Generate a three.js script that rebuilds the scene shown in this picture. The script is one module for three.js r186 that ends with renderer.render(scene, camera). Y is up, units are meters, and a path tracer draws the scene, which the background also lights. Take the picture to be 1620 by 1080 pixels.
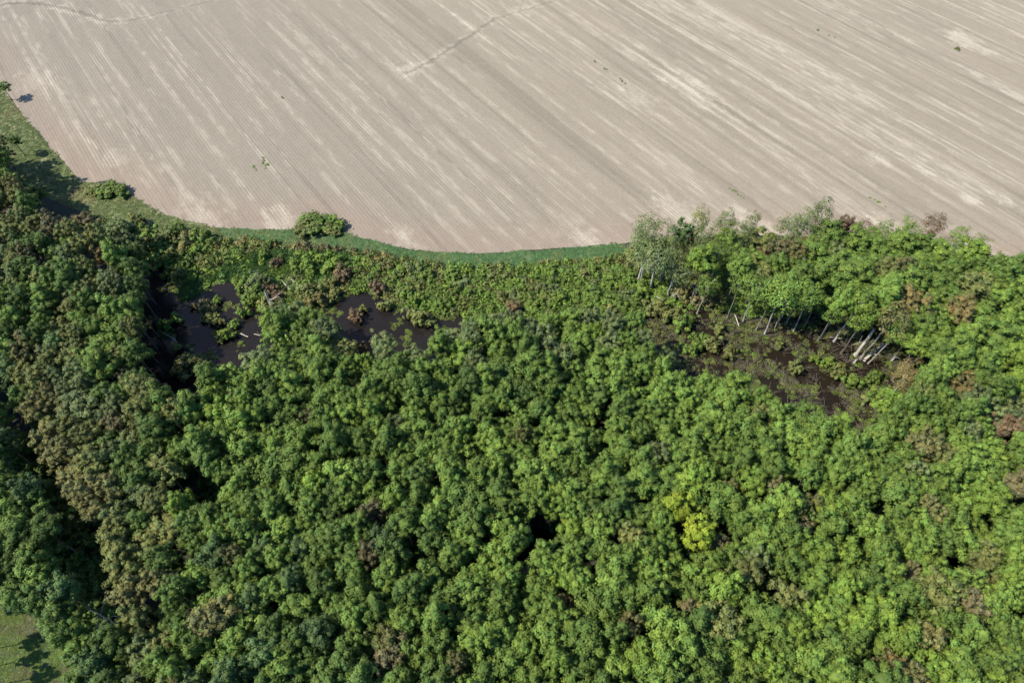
import * as THREE from 'three';
import { Sky } from 'three/addons/objects/Sky.js';
import { mergeGeometries } from 'three/addons/utils/BufferGeometryUtils.js';

// ---------------------------------------------------------------- camera, sky, sun, exposure
const PITCH = 53.4 * Math.PI / 180, FPX = 1083, CAM_H = 110;
const scene = new THREE.Scene();
const camera = new THREE.PerspectiveCamera(2 * Math.atan(540 / FPX) * 180 / Math.PI, 1620 / 1080, 0.5, 6000);
camera.position.set(0, CAM_H, 0);
camera.rotation.set(-PITCH, 0, 0);
scene.add(camera);
const SUN = new THREE.Vector3(-0.637, 0.758, 0.128).normalize();
const sky = new Sky();
sky.name = 'sky';
sky.scale.setScalar(5000);
Object.assign(sky.material.uniforms.sunPosition, { value: SUN.clone() });
sky.material.uniforms.turbidity.value = 3;
sky.material.uniforms.rayleigh.value = 1.6;
sky.material.uniforms.mieCoefficient.value = 0.004;
sky.material.uniforms.mieDirectionalG.value = 0.8;
sky.userData.kind = 'structure';
scene.add(sky);
scene.environmentIntensity = 0.13;
const sun = new THREE.DirectionalLight(new THREE.Color().setRGB(1, 0.93, 0.81), 5);
sun.name = 'sun';
sun.position.copy(SUN).multiplyScalar(400);
sun.target.position.set(0, 0, -110);
sun.position.add(sun.target.position);
sun.castShadow = true;
Object.assign(sun.shadow.camera, { left: -260, right: 260, top: 260, bottom: -260, near: 1, far: 1000 });
sun.shadow.mapSize.set(4096, 4096);
scene.add(sun, sun.target);
const renderer = new THREE.WebGLRenderer({ antialias: true });
renderer.setSize(1024, 682);
renderer.toneMapping = THREE.LinearToneMapping;
renderer.toneMappingExposure = 1.65;
renderer.shadowMap.enabled = true;

// ---------------------------------------------------------------- helpers
function rngOf(seed) {
  let a = seed >>> 0;
  return () => { a = (a + 0x6d2b79f5) | 0; let t = Math.imul(a ^ (a >>> 15), 1 | a); t = (t + Math.imul(t ^ (t >>> 7), 61 | t)) ^ t; return ((t ^ (t >>> 14)) >>> 0) / 4294967296; };
}
const CP = Math.cos(PITCH), SP = Math.sin(PITCH);
// A point of the survey (in pixels of the 1620 x 1080 photograph) to the place on the level at height h.
function G(px, py, h = 0) {
  const a = (px - 810) / FPX, b = (540 - py) / FPX, y = b * CP - SP, t = (h - CAM_H) / y;
  return [a * t, -(b * SP + CP) * t];
}
function toPx(x, y, z) {
  const dy = y - CAM_H, up = dy * CP - z * SP, fw = -z * CP - dy * SP;
  return [810 + FPX * x / fw, 540 - FPX * up / fw, fw];
}
function inPoly(p, x, y) {
  let c = false;
  for (let i = 0, j = p.length - 1; i < p.length; j = i++) {
    const [xi, yi] = p[i], [xj, yj] = p[j];
    if ((yi > y) !== (yj > y) && x < (xj - xi) * (y - yi) / (yj - yi) + xi) c = !c;
  }
  return c;
}
const hash2 = (x, y, s) => { let h = Math.imul(x, 374761393) + Math.imul(y, 668265263) + Math.imul(s, 1442695041); h = Math.imul(h ^ (h >>> 13), 1274126177); return ((h ^ (h >>> 16)) >>> 0) / 4294967296; };
function vnoise(x, y, s = 0) {
  const ix = Math.floor(x), iy = Math.floor(y), fx = x - ix, fy = y - iy, u = fx * fx * (3 - 2 * fx), v = fy * fy * (3 - 2 * fy);
  const a = hash2(ix, iy, s), b = hash2(ix + 1, iy, s), c = hash2(ix, iy + 1, s), d = hash2(ix + 1, iy + 1, s);
  return a + (b - a) * u + (c - a) * v + (a - b - c + d) * u * v;
}
const fbm = (x, y, s = 0, o = 3) => { let t = 0, a = 0.5, n = 0; for (let i = 0; i < o; i++) { t += a * vnoise(x, y, s + i * 17); n += a; a *= 0.5; x = x * 2.03 + 5.1; y = y * 2.03 + 1.7; } return t / n; };
const sstep = (a, b, x) => { const t = Math.min(1, Math.max(0, (x - a) / (b - a))); return t * t * (3 - 2 * t); };
const lerp = (a, b, t) => a + (b - a) * t;
const toSRGB = (v) => { v = Math.min(1, Math.max(0, v)); return Math.round(255 * (v <= 0.0031308 ? 12.92 * v : 1.055 * Math.pow(v, 1 / 2.4) - 0.055)); };
const used = new Map();
function numbered(name) { const n = used.get(name) ?? 0; used.set(name, n + 1); return n ? name + '_' + String(n).padStart(3, '0') : name; }
function shade(o) { o.castShadow = true; o.receiveShadow = true; return o; }
function meshOf(name, geo, mat, parent) { const m = shade(new THREE.Mesh(geo, mat)); m.name = parent ? name : numbered(name); (parent ?? scene).add(m); return m; }
function tag(o, label, category, group) { o.userData.label = label; o.userData.category = category; if (group) o.userData.group = group; return o; }
function base(name, x, y, z, turn = 0) { const g = new THREE.Group(); g.name = numbered(name); g.position.set(x, y, z); g.rotation.y = turn; scene.add(g); return g; }
function texture(w, h, fn, srgb = true) {
  const d = new Uint8Array(w * h * 4), out = [0, 0, 0];
  for (let y = 0, i = 0; y < h; y++) for (let x = 0; x < w; x++, i += 4) {
    fn(x, y, out);
    for (let c = 0; c < 3; c++) d[i + c] = srgb ? toSRGB(out[c]) : Math.round(255 * Math.min(1, Math.max(0, out[c])));
    d[i + 3] = 255;
  }
  const t = new THREE.DataTexture(d, w, h);
  t.wrapS = t.wrapT = THREE.RepeatWrapping; t.magFilter = THREE.LinearFilter; t.minFilter = THREE.LinearMipmapLinearFilter; t.generateMipmaps = true;
  if (srgb) t.colorSpace = THREE.SRGBColorSpace;
  t.needsUpdate = true;
  return t;
}
// A flat sheet over a ground outline with a ragged edge, uv in metres.
function sheetGeo(poly, y, { step = 1.5, rough = 0.5, seed = 1, uv } = {}) {
  const pts = [];
  for (let i = 0; i < poly.length; i++) {
    const [ax, az] = poly[i], [bx, bz] = poly[(i + 1) % poly.length], L = Math.hypot(bx - ax, bz - az), n = Math.max(1, Math.min(400, Math.round(L / step)));
    const nx = -(bz - az) / (L || 1), nz = (bx - ax) / (L || 1);
    for (let k = 0; k < n; k++) { const t = k / n, x = lerp(ax, bx, t), z = lerp(az, bz, t), o = rough * 2 * (fbm(x * 0.45, z * 0.45, seed, 3) - 0.5) * (k ? 1 : 0.6); pts.push(new THREE.Vector2(x + nx * o, -(z + nz * o))); }
  }
  const g = new THREE.ShapeGeometry(new THREE.Shape(pts));
  g.rotateX(-Math.PI / 2); g.translate(0, y, 0);
  const p = g.attributes.position, u = new Float32Array(p.count * 2);
  for (let i = 0; i < p.count; i++) { const [a, b] = uv ? uv(p.getX(i), p.getZ(i)) : [p.getX(i), p.getZ(i)]; u[i * 2] = a; u[i * 2 + 1] = b; }
  g.setAttribute('uv', new THREE.BufferAttribute(u, 2));
  return g;
}
const P = (list, h = 0) => list.map(([x, y]) => G(x, y, h));
function structure(name, geo, mat) { const m = meshOf(name, geo, mat); m.userData.kind = 'structure'; m.castShadow = false; return m; }

// ---------------------------------------------------------------- outlines (photo pixels on the ground)
const FIELD_EDGE = [[-60, 62], [0, 138], [12, 153], [42, 190], [88, 243], [128, 288], [148, 289], [176, 284], [200, 304], [222, 318], [262, 340], [300, 352], [336, 359], [400, 364], [462, 363], [478, 352], [528, 350], [545, 368], [574, 377], [600, 384], [640, 393], [690, 399], [742, 401], [800, 399], [860, 394], [910, 391], [965, 387], [1010, 382], [1080, 378], [1140, 374], [1200, 372], [1260, 373], [1330, 378], [1400, 384], [1470, 394], [1540, 404], [1620, 416], [1760, 440]];
const GREEN_STRIP = [[336, 358], [400, 364], [462, 363], [545, 367], [600, 384], [640, 393], [690, 399], [742, 401], [800, 399], [860, 394], [910, 391], [990, 385], [985, 405], [930, 411], [850, 417], [790, 421], [720, 420], [660, 412], [600, 403], [540, 394], [480, 387], [420, 384], [360, 374]];
const MARGIN = [[-60, 62], [0, 138], [12, 153], [42, 190], [88, 243], [128, 288], [148, 289], [200, 304], [262, 340], [336, 359], [370, 372], [380, 400], [300, 392], [230, 372], [150, 345], [90, 318], [50, 300], [20, 290], [-60, 290]];
const POND_A = [[226, 410], [262, 420], [276, 445], [282, 468], [300, 466], [318, 462], [330, 450], [356, 446], [376, 449], [386, 462], [396, 478], [408, 494], [428, 492], [448, 500], [452, 540], [440, 600], [380, 625], [320, 650], [268, 668], [230, 660], [214, 610], [206, 540], [205, 470]];
const POND_B = [[505, 484], [520, 470], [545, 463], [572, 462], [592, 464], [612, 470], [628, 480], [652, 487], [690, 494], [716, 498], [734, 502], [738, 520], [736, 540], [722, 556], [690, 580], [640, 590], [590, 585], [545, 560], [520, 530], [512, 505]];
const SWAMP = [[1008, 470], [1030, 466], [1052, 480], [1080, 486], [1110, 488], [1150, 494], [1200, 505], [1250, 500], [1300, 496], [1350, 500], [1400, 515], [1440, 540], [1450, 580], [1440, 640], [1430, 700], [1370, 710], [1300, 690], [1220, 665], [1130, 650], [1060, 650], [1030, 610], [1030, 560], [1010, 510]];
const HOLE = [[802, 850], [830, 832], [868, 836], [905, 858], [918, 892], [902, 925], [860, 936], [818, 925], [795, 890]];
const CLEARING = [[-60, 930], [10, 935], [70, 945], [110, 980], [125, 1030], [130, 1100], [120, 1200], [-120, 1200]];

// ---------------------------------------------------------------- ground sheets
const ROW = 36.4 * Math.PI / 180, RX = -Math.sin(ROW), RZ = -Math.cos(ROW);
const along = (x, z) => x * RX + z * RZ, across = (x, z) => x * -RZ + z * RX;
const fieldUV = (x, z) => [(along(x, z) + 20) / 310, (across(x, z) + 45) / 320];

const soilTex = texture(512, 512, (x, y, o) => {
  const u = x / 512 * 24, v = y / 512 * 24, n = fbm(u * 0.5, v * 0.5, 3, 3), k = vnoise(u * 7, v * 7, 9), l = vnoise(u * 20, v * 20, 11);
  const t = 0.55 + 0.5 * n + 0.35 * (k - 0.5) + 0.35 * (l - 0.5);
  o[0] = 0.038 * t; o[1] = 0.036 * t; o[2] = 0.024 * t;
});
soilTex.repeat.set(1 / 12, 1 / 12);
const groundMat = new THREE.MeshStandardMaterial({ name: 'woodland soil', map: soilTex, roughness: 1 });
{
  const g = new THREE.PlaneGeometry(9000, 9000); g.rotateX(-Math.PI / 2);
  const p = g.attributes.position, u = new Float32Array(p.count * 2);
  for (let i = 0; i < p.count; i++) { u[i * 2] = p.getX(i); u[i * 2 + 1] = p.getZ(i); }
  g.setAttribute('uv', new THREE.BufferAttribute(u, 2));
  structure('ground', g, groundMat);
}
// the stubble field: drill rows, streaks of straw, washes and headlands
const S = 2048;
const EDGE_G = P(FIELD_EDGE);
function segDist(px, py, ax, ay, bx, by) { const dx = bx - ax, dy = by - ay, t = Math.max(0, Math.min(1, ((px - ax) * dx + (py - ay) * dy) / (dx * dx + dy * dy))); return Math.hypot(px - ax - dx * t, py - ay - dy * t); }
const gully = new Float32Array(S * S), straw = new Float32Array(S * S), edge = new Float32Array(S * S).fill(99);
function stroke(list, width, put) {
  for (let i = 0; i + 1 < list.length; i++) {
    const [ax, az] = list[i], [bx, bz] = list[i + 1], [ua, va] = fieldUV(ax, az), [ub, vb] = fieldUV(bx, bz), m = width;
    const x0 = Math.floor((Math.min(ua, ub) * 310 - m) / 310 * S), x1 = Math.ceil((Math.max(ua, ub) * 310 + m) / 310 * S), y0 = Math.floor((Math.min(va, vb) * 320 - m) / 320 * S), y1 = Math.ceil((Math.max(va, vb) * 320 + m) / 320 * S);
    for (let y = Math.max(0, y0); y <= Math.min(S - 1, y1); y++) for (let x = Math.max(0, x0); x <= Math.min(S - 1, x1); x++) {
      const U = x / S * 310, V = y / S * 320, d = segDist(U, V, ua * 310, va * 320, ub * 310, vb * 320);
      if (d < width) put(y * S + x, d, U, V);
    }
  }
}
stroke(EDGE_G.slice(0, -1), 14, (i, d) => { edge[i] = Math.min(edge[i], d); });
const GULLIES = [
  [[[-20, 44], [0, 37], [30, 24], [56, 17]], 0.3, 0.35], [[[-20, 18], [0, 9], [30, 5], [80, 9], [123, 19], [160, 32], [184, 34]], 0.75, 0.8],
  [[[184, 34], [217, 30], [253, 21], [287, 13], [345, -2], [380, -14]], 0.5, 0.45],
  [[[645, 115], [674, 101], [714, 76], [757, 48], [784, 29]], 0.6, 0.65], [[[784, 29], [826, 17], [874, 2], [920, -12]], 0.45, 0.5], [[[823, 16], [829, 0], [835, -14]], 0.35, 0.3],
];
for (const [line, w, k] of GULLIES) {
  const fine = [], raw = P(line);
  const c = new THREE.CatmullRomCurve3(raw.map(([x, z]) => new THREE.Vector3(x, 0, z)));
  for (let i = 0; i <= 60; i++) { const p = c.getPoint(i / 60); fine.push([p.x + (vnoise(i * 0.7, 3, 5) - 0.5) * 0.7, p.z + (vnoise(i * 0.7, 9, 6) - 0.5) * 0.7]); }
  stroke(fine, 4, (i, d, U, V) => {
    const e = d + (vnoise(U * 1.5, V * 1.5, 77) - 0.5) * 0.8;
    gully[i] = Math.max(gully[i], k * (1 - sstep(w * 0.5, w * 1.3, e)));
    straw[i] = Math.max(straw[i], 0.55 * k * (1 - sstep(w, w * 3.2, Math.abs(e - w))) * sstep(0.4, 0.7, vnoise(U * 0.5, V * 0.5, 78)));
  });
}
// pale washes: [pixel x, pixel y, along m, across m, strength]
const PALE = [[1525, 62, 8, 5, 0.9], [1540, 72, 10, 3, 0.6], [645, 110, 5, 4, 0.6], [825, 18, 5, 3.5, 0.5], [180, 250, 6, 4, 0.35], [1390, 252, 5, 3, 0.6], [1535, 315, 4, 2, 0.6], [1590, 318, 4, 2, 0.6], [1450, 262, 6, 1.6, 0.5], [1090, 140, 16, 5, 0.5],
  [320, 340, 12, 6, 0.35], [440, 352, 8, 5, 0.5], [930, 385, 7, 4, 0.6], [1080, 340, 10, 6, 0.5], [1190, 355, 9, 5, 0.5], [900, 360, 5, 4, 0.3], [640, 378, 8, 3, 0.45], [1005, 150, 10, 4, 0.4], [740, 40, 12, 2, 0.5], [325, 340, 9, 3, 0.45], [60, 125, 10, 7, 0.3], [1420, 370, 10, 5, 0.6], [1560, 395, 10, 4, 0.4]];
for (const [px, py, la, lc, k] of PALE) {
  const [gx, gz] = G(px, py), [u, v] = fieldUV(gx, gz), U0 = u * 310, V0 = v * 320;
  for (let y = Math.max(0, Math.floor((V0 - lc * 1.8) / 320 * S)); y < Math.min(S, (V0 + lc * 1.8) / 320 * S); y++) for (let x = Math.max(0, Math.floor((U0 - la * 1.8) / 310 * S)); x < Math.min(S, (U0 + la * 1.8) / 310 * S); x++) {
    const U = x / S * 310, V = y / S * 320, r = Math.hypot((U - U0) / la, (V - V0) / lc) + (fbm(U * 0.5, V * 0.9, 31, 3) - 0.5) * 1.4;
    straw[y * S + x] = Math.max(straw[y * S + x], k * (1 - sstep(0.25, 1.05, r)));
  }
}
const fieldTex = texture(S, S, (x, y, o) => {
  const i = y * S + x, U = x / S * 310, V = y / S * 320, e = edge[i];
  const rows = Math.cos(2 * Math.PI * V / 0.76), right = sstep(60, 200, V);
  const patch = fbm(U / 34, V / 26, 24, 3), s5 = fbm(V / 0.9, U / 3.2, 34, 2), s4 = fbm(V / 1.7, U / 15, 33, 3), s3 = s5;
  const band = fbm(V / 2.6, U / 160, 21, 2), line = fbm(V / 0.75, U / 110, 22, 2), run = fbm(V / 5, U / 36, 23, 3);
  let light = sstep(0.50, 0.69, band * 0.34 + line * 0.32 + run * 0.22 + s4 * 0.12 + lerp(-0.02, 0.015, right)) * (0.45 + 0.75 * sstep(0.3, 0.7, s5)) * lerp(0.5, 0.72, right);
  const pass = 0.5 + 0.5 * Math.cos(2 * Math.PI * (V / 4.56 + 0.35 * (vnoise(V / 9, U / 200, 51) - 0.5)));
  light = Math.max(light, 0.42 * pass ** 3 * sstep(0.36, 0.60, fbm(U / 24, V / 4.56, 52, 2)) * (0.3 + 1.0 * sstep(0.35, 0.7, s5)));
  light *= lerp(0.5, 1, sstep(1.5, 9, e));
  const dark = sstep(0.52, 0.74, fbm(V / 1.9, U / 170, 41, 2) * 0.75 + fbm(V / 6, U / 40, 42, 2) * 0.25);
  const rowK = (0.15 + 1.25 * sstep(0.42, 0.66, fbm(U / 14, V / 9, 25, 2))) * lerp(1, 0.6, right) * lerp(0.35, 1, sstep(1, 7, e));
  const grain = vnoise(U * 5, V * 6.3, 26) - 0.5, g2 = vnoise(U * 2.1, V * 2.6, 27) - 0.5, broad = fbm(U / 45, V / 45, 28, 3) - 0.5;
  let t = 1 + 0.10 * broad + 0.085 * rows * rowK + 0.13 * grain + 0.10 * g2 + 0.10 * (s4 - 0.5) + 0.06 * (s5 - 0.5) - 0.17 * dark;
  const pink = 1 - sstep(2, 13, e + 5 * (fbm(U / 8, V / 8, 29, 2) - 0.5));
  const wl = Math.min(1, light * 0.75 + straw[i] * (0.75 + 0.5 * (s3 - 0.5) + 0.7 * grain)) * (1 + 0.55 * rows * rowK + 0.8 * grain);
  const k = Math.min(1, Math.max(0, wl));
  const r0 = lerp(0.198, 0.228, right), g0 = lerp(0.165, 0.189, right), b0 = lerp(0.122, 0.134, right);
  o[0] = lerp(r0 * (1 + 0.05 * pink) * t, 0.385, k); o[1] = lerp(g0 * (1 - 0.02 * pink) * t, 0.332, k); o[2] = lerp(b0 * (1 - 0.02 * pink) * t, 0.248, k);
  const gk = gully[i] * 0.6;
  o[0] = lerp(o[0], 0.085, gk); o[1] = lerp(o[1], 0.075, gk); o[2] = lerp(o[2], 0.055, gk);
});
const fieldBump = texture(256, 256, (x, y, o) => { const U = x / 256 * 6.08, V = y / 256 * 6.08; o[0] = o[1] = o[2] = 0.45 + 0.25 * Math.cos(2 * Math.PI * V / 0.76) + 0.5 * (hash2(x >> 1, y >> 1, 4) - 0.5) * 0.6 + 0.3 * (hash2(x, y, 5) - 0.5); }, false);
fieldBump.repeat.set(310 / 6.08, 320 / 6.08);
const fieldMat = new THREE.MeshStandardMaterial({ name: 'stubble field', map: fieldTex, bumpMap: fieldBump, bumpScale: 0.05, roughness: 1 });
structure('field', sheetGeo([...EDGE_G, [700, -60], [900, -900], [-900, -900], [-420, -240], G(-260, -60)], 0.008, { rough: 0.35, seed: 5, uv: fieldUV }), fieldMat);

function turfTex(seed, c, dry, size = 16) {
  return texture(512, 512, (x, y, o) => {
    const u = x / 512 * size, v = y / 512 * size, n = fbm(u * 0.35, v * 0.35, seed, 3), k = vnoise(u * 5, v * 5, seed + 4), l = hash2(x, y, seed + 6);
    const t = 0.75 + 0.35 * (k - 0.5) + 0.3 * (l - 0.5) + 0.5 * (n - 0.3), d = sstep(0.5, 0.75, n) * 0.8;
    for (let i = 0; i < 3; i++) o[i] = lerp(c[i], dry[i], d) * t;
  });
}
const t1 = turfTex(100, [0.050, 0.105, 0.032], [0.10, 0.12, 0.045]); t1.repeat.set(1 / 16, 1 / 16);
const t2 = turfTex(140, [0.115, 0.135, 0.045], [0.20, 0.18, 0.09]); t2.repeat.set(1 / 16, 1 / 16);
const t3 = turfTex(180, [0.05, 0.075, 0.028], [0.11, 0.10, 0.055]); t3.repeat.set(1 / 16, 1 / 16);
structure('grass_verge', sheetGeo(P(GREEN_STRIP), 0.016, { rough: 0.9, step: 0.8, seed: 8 }), new THREE.MeshStandardMaterial({ name: 'verge turf', map: t1, roughness: 1 }));
structure('grass_margin', sheetGeo(P(MARGIN), 0.012, { rough: 0.5, seed: 9 }), new THREE.MeshStandardMaterial({ name: 'margin turf', map: t2, roughness: 1 }));
const MARSH = [[140, 345], [190, 356], [230, 366], [300, 392], [380, 380], [480, 383], [540, 389], [600, 397], [660, 406], [720, 414], [790, 415], [850, 411], [930, 405], [985, 400], [1060, 378], [1200, 373], [1330, 379], [1470, 395], [1620, 417], [1700, 440], [1700, 520], [1440, 520], [1200, 500], [1100, 520], [1030, 540], [900, 520], [780, 510], [640, 560], [480, 540], [400, 560], [250, 480], [222, 420], [170, 400]];
structure('marsh_ground', sheetGeo(P(MARSH), 0.004, { rough: 0.8, seed: 10 }), new THREE.MeshStandardMaterial({ name: 'marsh mud and moss', map: t3, roughness: 1 }));
structure('clearing_ground', sheetGeo(P(CLEARING), 0.006, { rough: 0.8, seed: 11 }), new THREE.MeshStandardMaterial({ name: 'clearing turf', map: t3, roughness: 1 }));

// water: silty, nearly black, with a film of dust and duckweed
function waterTex(seed, mud, scum, amount) {
  return texture(512, 512, (x, y, o) => {
    const u = x / 512 * 40, v = y / 512 * 40, n = fbm(u * 0.22, v * 0.22, seed, 4), f = fbm(u * 1.1, v * 1.1, seed + 30, 3), s = sstep(0.62, 0.74, n * 0.45 + f * 0.6) * amount;
    const sp = hash2(x, y, seed + 9) > 0.9965 ? 0.5 * amount : 0;
    for (let i = 0; i < 3; i++) o[i] = lerp(mud[i] * (0.8 + 0.4 * n), scum[i], Math.min(1, s * (0.4 + 0.8 * vnoise(u * 6, v * 6, seed + 50)) + sp));
  });
}
const w1 = waterTex(300, [0.0125, 0.0105, 0.0095], [0.04, 0.04, 0.028], 0.2), w2 = waterTex(340, [0.015, 0.011, 0.007], [0.045, 0.04, 0.022], 0.7);
w1.repeat.set(1 / 40, 1 / 40); w2.repeat.set(1 / 40, 1 / 40);
const rip = texture(256, 256, (x, y, o) => { o[0] = o[1] = o[2] = 0.5 * vnoise(x / 9, y / 13, 61) + 0.5 * vnoise(x / 3, y / 4, 62); }, false);
rip.repeat.set(1 / 5, 1 / 5);
const waterMat = new THREE.MeshPhysicalMaterial({ name: 'pond water', map: w1, bumpMap: rip, bumpScale: 0.006, roughness: 0.1, ior: 1.33, specularIntensity: 0.7 });
const swampMat = new THREE.MeshPhysicalMaterial({ name: 'swamp water', map: w2, bumpMap: rip, bumpScale: 0.01, roughness: 0.2, ior: 1.33, specularIntensity: 0.7 });
structure('pond_water', sheetGeo(P(POND_A), 0.022, { rough: 1.7, step: 0.7, seed: 12 }), waterMat);
structure('pond_water', sheetGeo(P(POND_B), 0.024, { rough: 1.7, step: 0.7, seed: 13 }), waterMat);
structure('swamp_water', sheetGeo(P(SWAMP), 0.026, { rough: 1.4, step: 1, seed: 14 }), swampMat);
structure('pool_water', sheetGeo(P(HOLE), 0.028, { rough: 0.8, step: 0.7, seed: 15 }), waterMat);

// ---------------------------------------------------------------- foliage
class Leaves {
  constructor() { this.p = []; this.n = []; this.c = []; this.i = []; }
  // one spray of leaves: a kinked four-cornered blade
  card(x, y, z, nx, ny, nz, size, rng, tint, bend) {
    let ax = rng() - 0.5, ay = rng() - 0.5, az = rng() - 0.5;
    // leaf plane: around its own direction, the outward direction plus a tumble
    let fx = nx + 1.3 * (rng() - 0.5), fy = ny + 0.35 + 1.3 * (rng() - 0.5), fz = nz + 1.3 * (rng() - 0.5), l = Math.hypot(fx, fy, fz) || 1;
    fx /= l; fy /= l; fz /= l;
    if (fx * nx + fy * ny + fz * nz < 0) { fx = -fx; fy = -fy; fz = -fz; }
    let d = ax * fx + ay * fy + az * fz; ax -= d * fx; ay -= d * fy; az -= d * fz; l = Math.hypot(ax, ay, az) || 1; ax /= l; ay /= l; az /= l;
    const bx = fy * az - fz * ay, by = fz * ax - fx * az, bz = fx * ay - fy * ax, s = size * (0.7 + 0.6 * rng()), w = s * (0.55 + 0.4 * rng()), k = this.p.length / 3;
    this.p.push(x - ax * s, y - ay * s, z - az * s, x + bx * w + ax * s * 0.15, y + by * w + ay * s * 0.15 - 0.12 * s, z + bz * w + az * s * 0.15, x + ax * s, y + ay * s - 0.1 * s, z + az * s, x - bx * w, y - by * w - 0.12 * s, z - bz * w);
    const mx = lerp(fx, nx, bend), my = lerp(fy, ny, bend), mz = lerp(fz, nz, bend), ml = Math.hypot(mx, my, mz) || 1;
    for (let q = 0; q < 4; q++) { this.n.push(mx / ml, my / ml, mz / ml); this.c.push(tint[0], tint[1], tint[2]); }
    this.i.push(k, k + 2, k + 1, k, k + 3, k + 2);
  }
  blob(x, y, z, r, rng, tint, detail = 0, sy = 0.85) {
    const g = new THREE.IcosahedronGeometry(r, detail), p = g.attributes.position, k = this.p.length / 3, key = new Map();
    for (let q = 0; q < p.count; q++) {
      const id = [p.getX(q), p.getY(q), p.getZ(q)].map((v) => Math.round(v * 1000)).join();
      if (!key.has(id)) key.set(id, 0.8 + 0.4 * rng());
      const f = key.get(id), X = p.getX(q), Y = p.getY(q), Z = p.getZ(q);
      this.p.push(x + X * f, y + Y * f * sy, z + Z * f); this.n.push(X / r, Y / r, Z / r); this.c.push(...tint); this.i.push(k + q);
    }
  }
  build() {
    const g = new THREE.BufferGeometry();
    g.setAttribute('position', new THREE.Float32BufferAttribute(this.p, 3)); g.setAttribute('normal', new THREE.Float32BufferAttribute(this.n, 3)); g.setAttribute('color', new THREE.Float32BufferAttribute(this.c, 3));
    g.setIndex(this.i);
    return g;
  }
}
function ball(rng) { const u = rng() * 2 - 1, t = rng() * Math.PI * 2, s = Math.sqrt(1 - u * u); return [s * Math.cos(t), u, s * Math.sin(t)]; }
// A crown: clumps of leaf sprays over an uneven dome whose centre is at height cy.
function crownGeo(seed, { R = 3.2, Ry = 3.4, cy = 10, clumps = 42, leaves = 58, leaf = 0.24, clumpR = [0.6, 1.15], core = true, low = -0.35, bend = 0.45, vary = 0.35 }) {
  const rng = rngOf(seed), L = new Leaves(), made = [];
  const lob = [rng() * 6.28, rng() * 6.28, rng() * 6.28];
  for (let k = 0; k < clumps; k++) {
    let d, tries = 0, c, rc;
    do {
      d = ball(rng); while (d[1] < low) d = ball(rng);
      const a = Math.atan2(d[2], d[0]), f = 1 + 0.16 * Math.sin(2 * a + lob[0]) + 0.12 * Math.sin(3 * a + lob[1]) + 0.10 * Math.sin(5 * a + lob[2]) * d[1];
      const q = (k < clumps * 0.82 ? 0.74 + 0.36 * rng() : 0.35 + 0.4 * rng()) * f;
      rc = lerp(clumpR[0], clumpR[1], rng()); c = [d[0] * R * q, cy + d[1] * Ry * q, d[2] * R * q];
    } while (++tries < 8 && made.some((m) => Math.hypot(m[0] - c[0], m[1] - c[1], m[2] - c[2]) < rc * 0.75));
    made.push(c);
    const b = 1 + vary * (rng() - 0.5) * 2, w = (rng() - 0.5) * 0.2, tint = [b * (1 + w), b, b * (1 - w * 0.8)];
    if (core) L.blob(c[0], c[1] - 0.1, c[2], rc * 0.72, rng, tint);
    const n = Math.round(leaves * (rc / 0.9) ** 2);
    for (let q = 0; q < n; q++) {
      let v = ball(rng); if (v[1] < -0.3 && rng() < 0.7) v = [v[0], -v[1], v[2]];
      const r = rc * (0.72 + 0.42 * rng()), t = 1 + 0.36 * (rng() - 0.5), h = (rng() - 0.5) * 0.12;
      const o = [v[0] * 0.75 + d[0] * 0.4, v[1] * 0.75 + d[1] * 0.4, v[2] * 0.75 + d[2] * 0.4], ol = Math.hypot(...o) || 1;
      L.card(c[0] + v[0] * r, c[1] + v[1] * r * 0.88, c[2] + v[2] * r, o[0] / ol, o[1] / ol, o[2] / ol, leaf, rng, [tint[0] * t * (1 + h), tint[1] * t, tint[2] * t * (1 - h)], bend);
    }
  }
  if (core) L.blob(0, cy - 0.05 * Ry, 0, Math.min(R, Ry) * 0.5, rng, [0.9, 0.9, 0.9], 1, Ry / R);
  return { geo: L.build(), clumps: made };
}
function limb(a, b, ra, rb, seg = 4, sides = 6, wob = 0.05, rng = Math.random) {
  const A = new THREE.Vector3(...a), B = new THREE.Vector3(...b), len = A.distanceTo(B), pts = [];
  for (let k = 0; k <= seg; k++) { const t = k / seg, p = A.clone().lerp(B, t); if (k && k < seg) p.add(new THREE.Vector3((rng() - 0.5), (rng() - 0.5) * 0.4, (rng() - 0.5)).multiplyScalar(len * wob * 2)); pts.push(p); }
  const c = new THREE.CatmullRomCurve3(pts), g = new THREE.TubeGeometry(c, seg * 2, 1, sides, false), p = g.attributes.position, n = sides + 1;
  for (let i = 0; i < p.count; i++) { const t = Math.floor(i / n) / (seg * 2), q = c.getPointAt(Math.min(1, t)), r = lerp(ra, rb, t) * (1 + 0.1 * Math.sin(i * 2.4)); p.setXYZ(i, q.x + (p.getX(i) - q.x) * r, q.y + (p.getY(i) - q.y) * r, q.z + (p.getZ(i) - q.z) * r); }
  return g;
}
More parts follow.
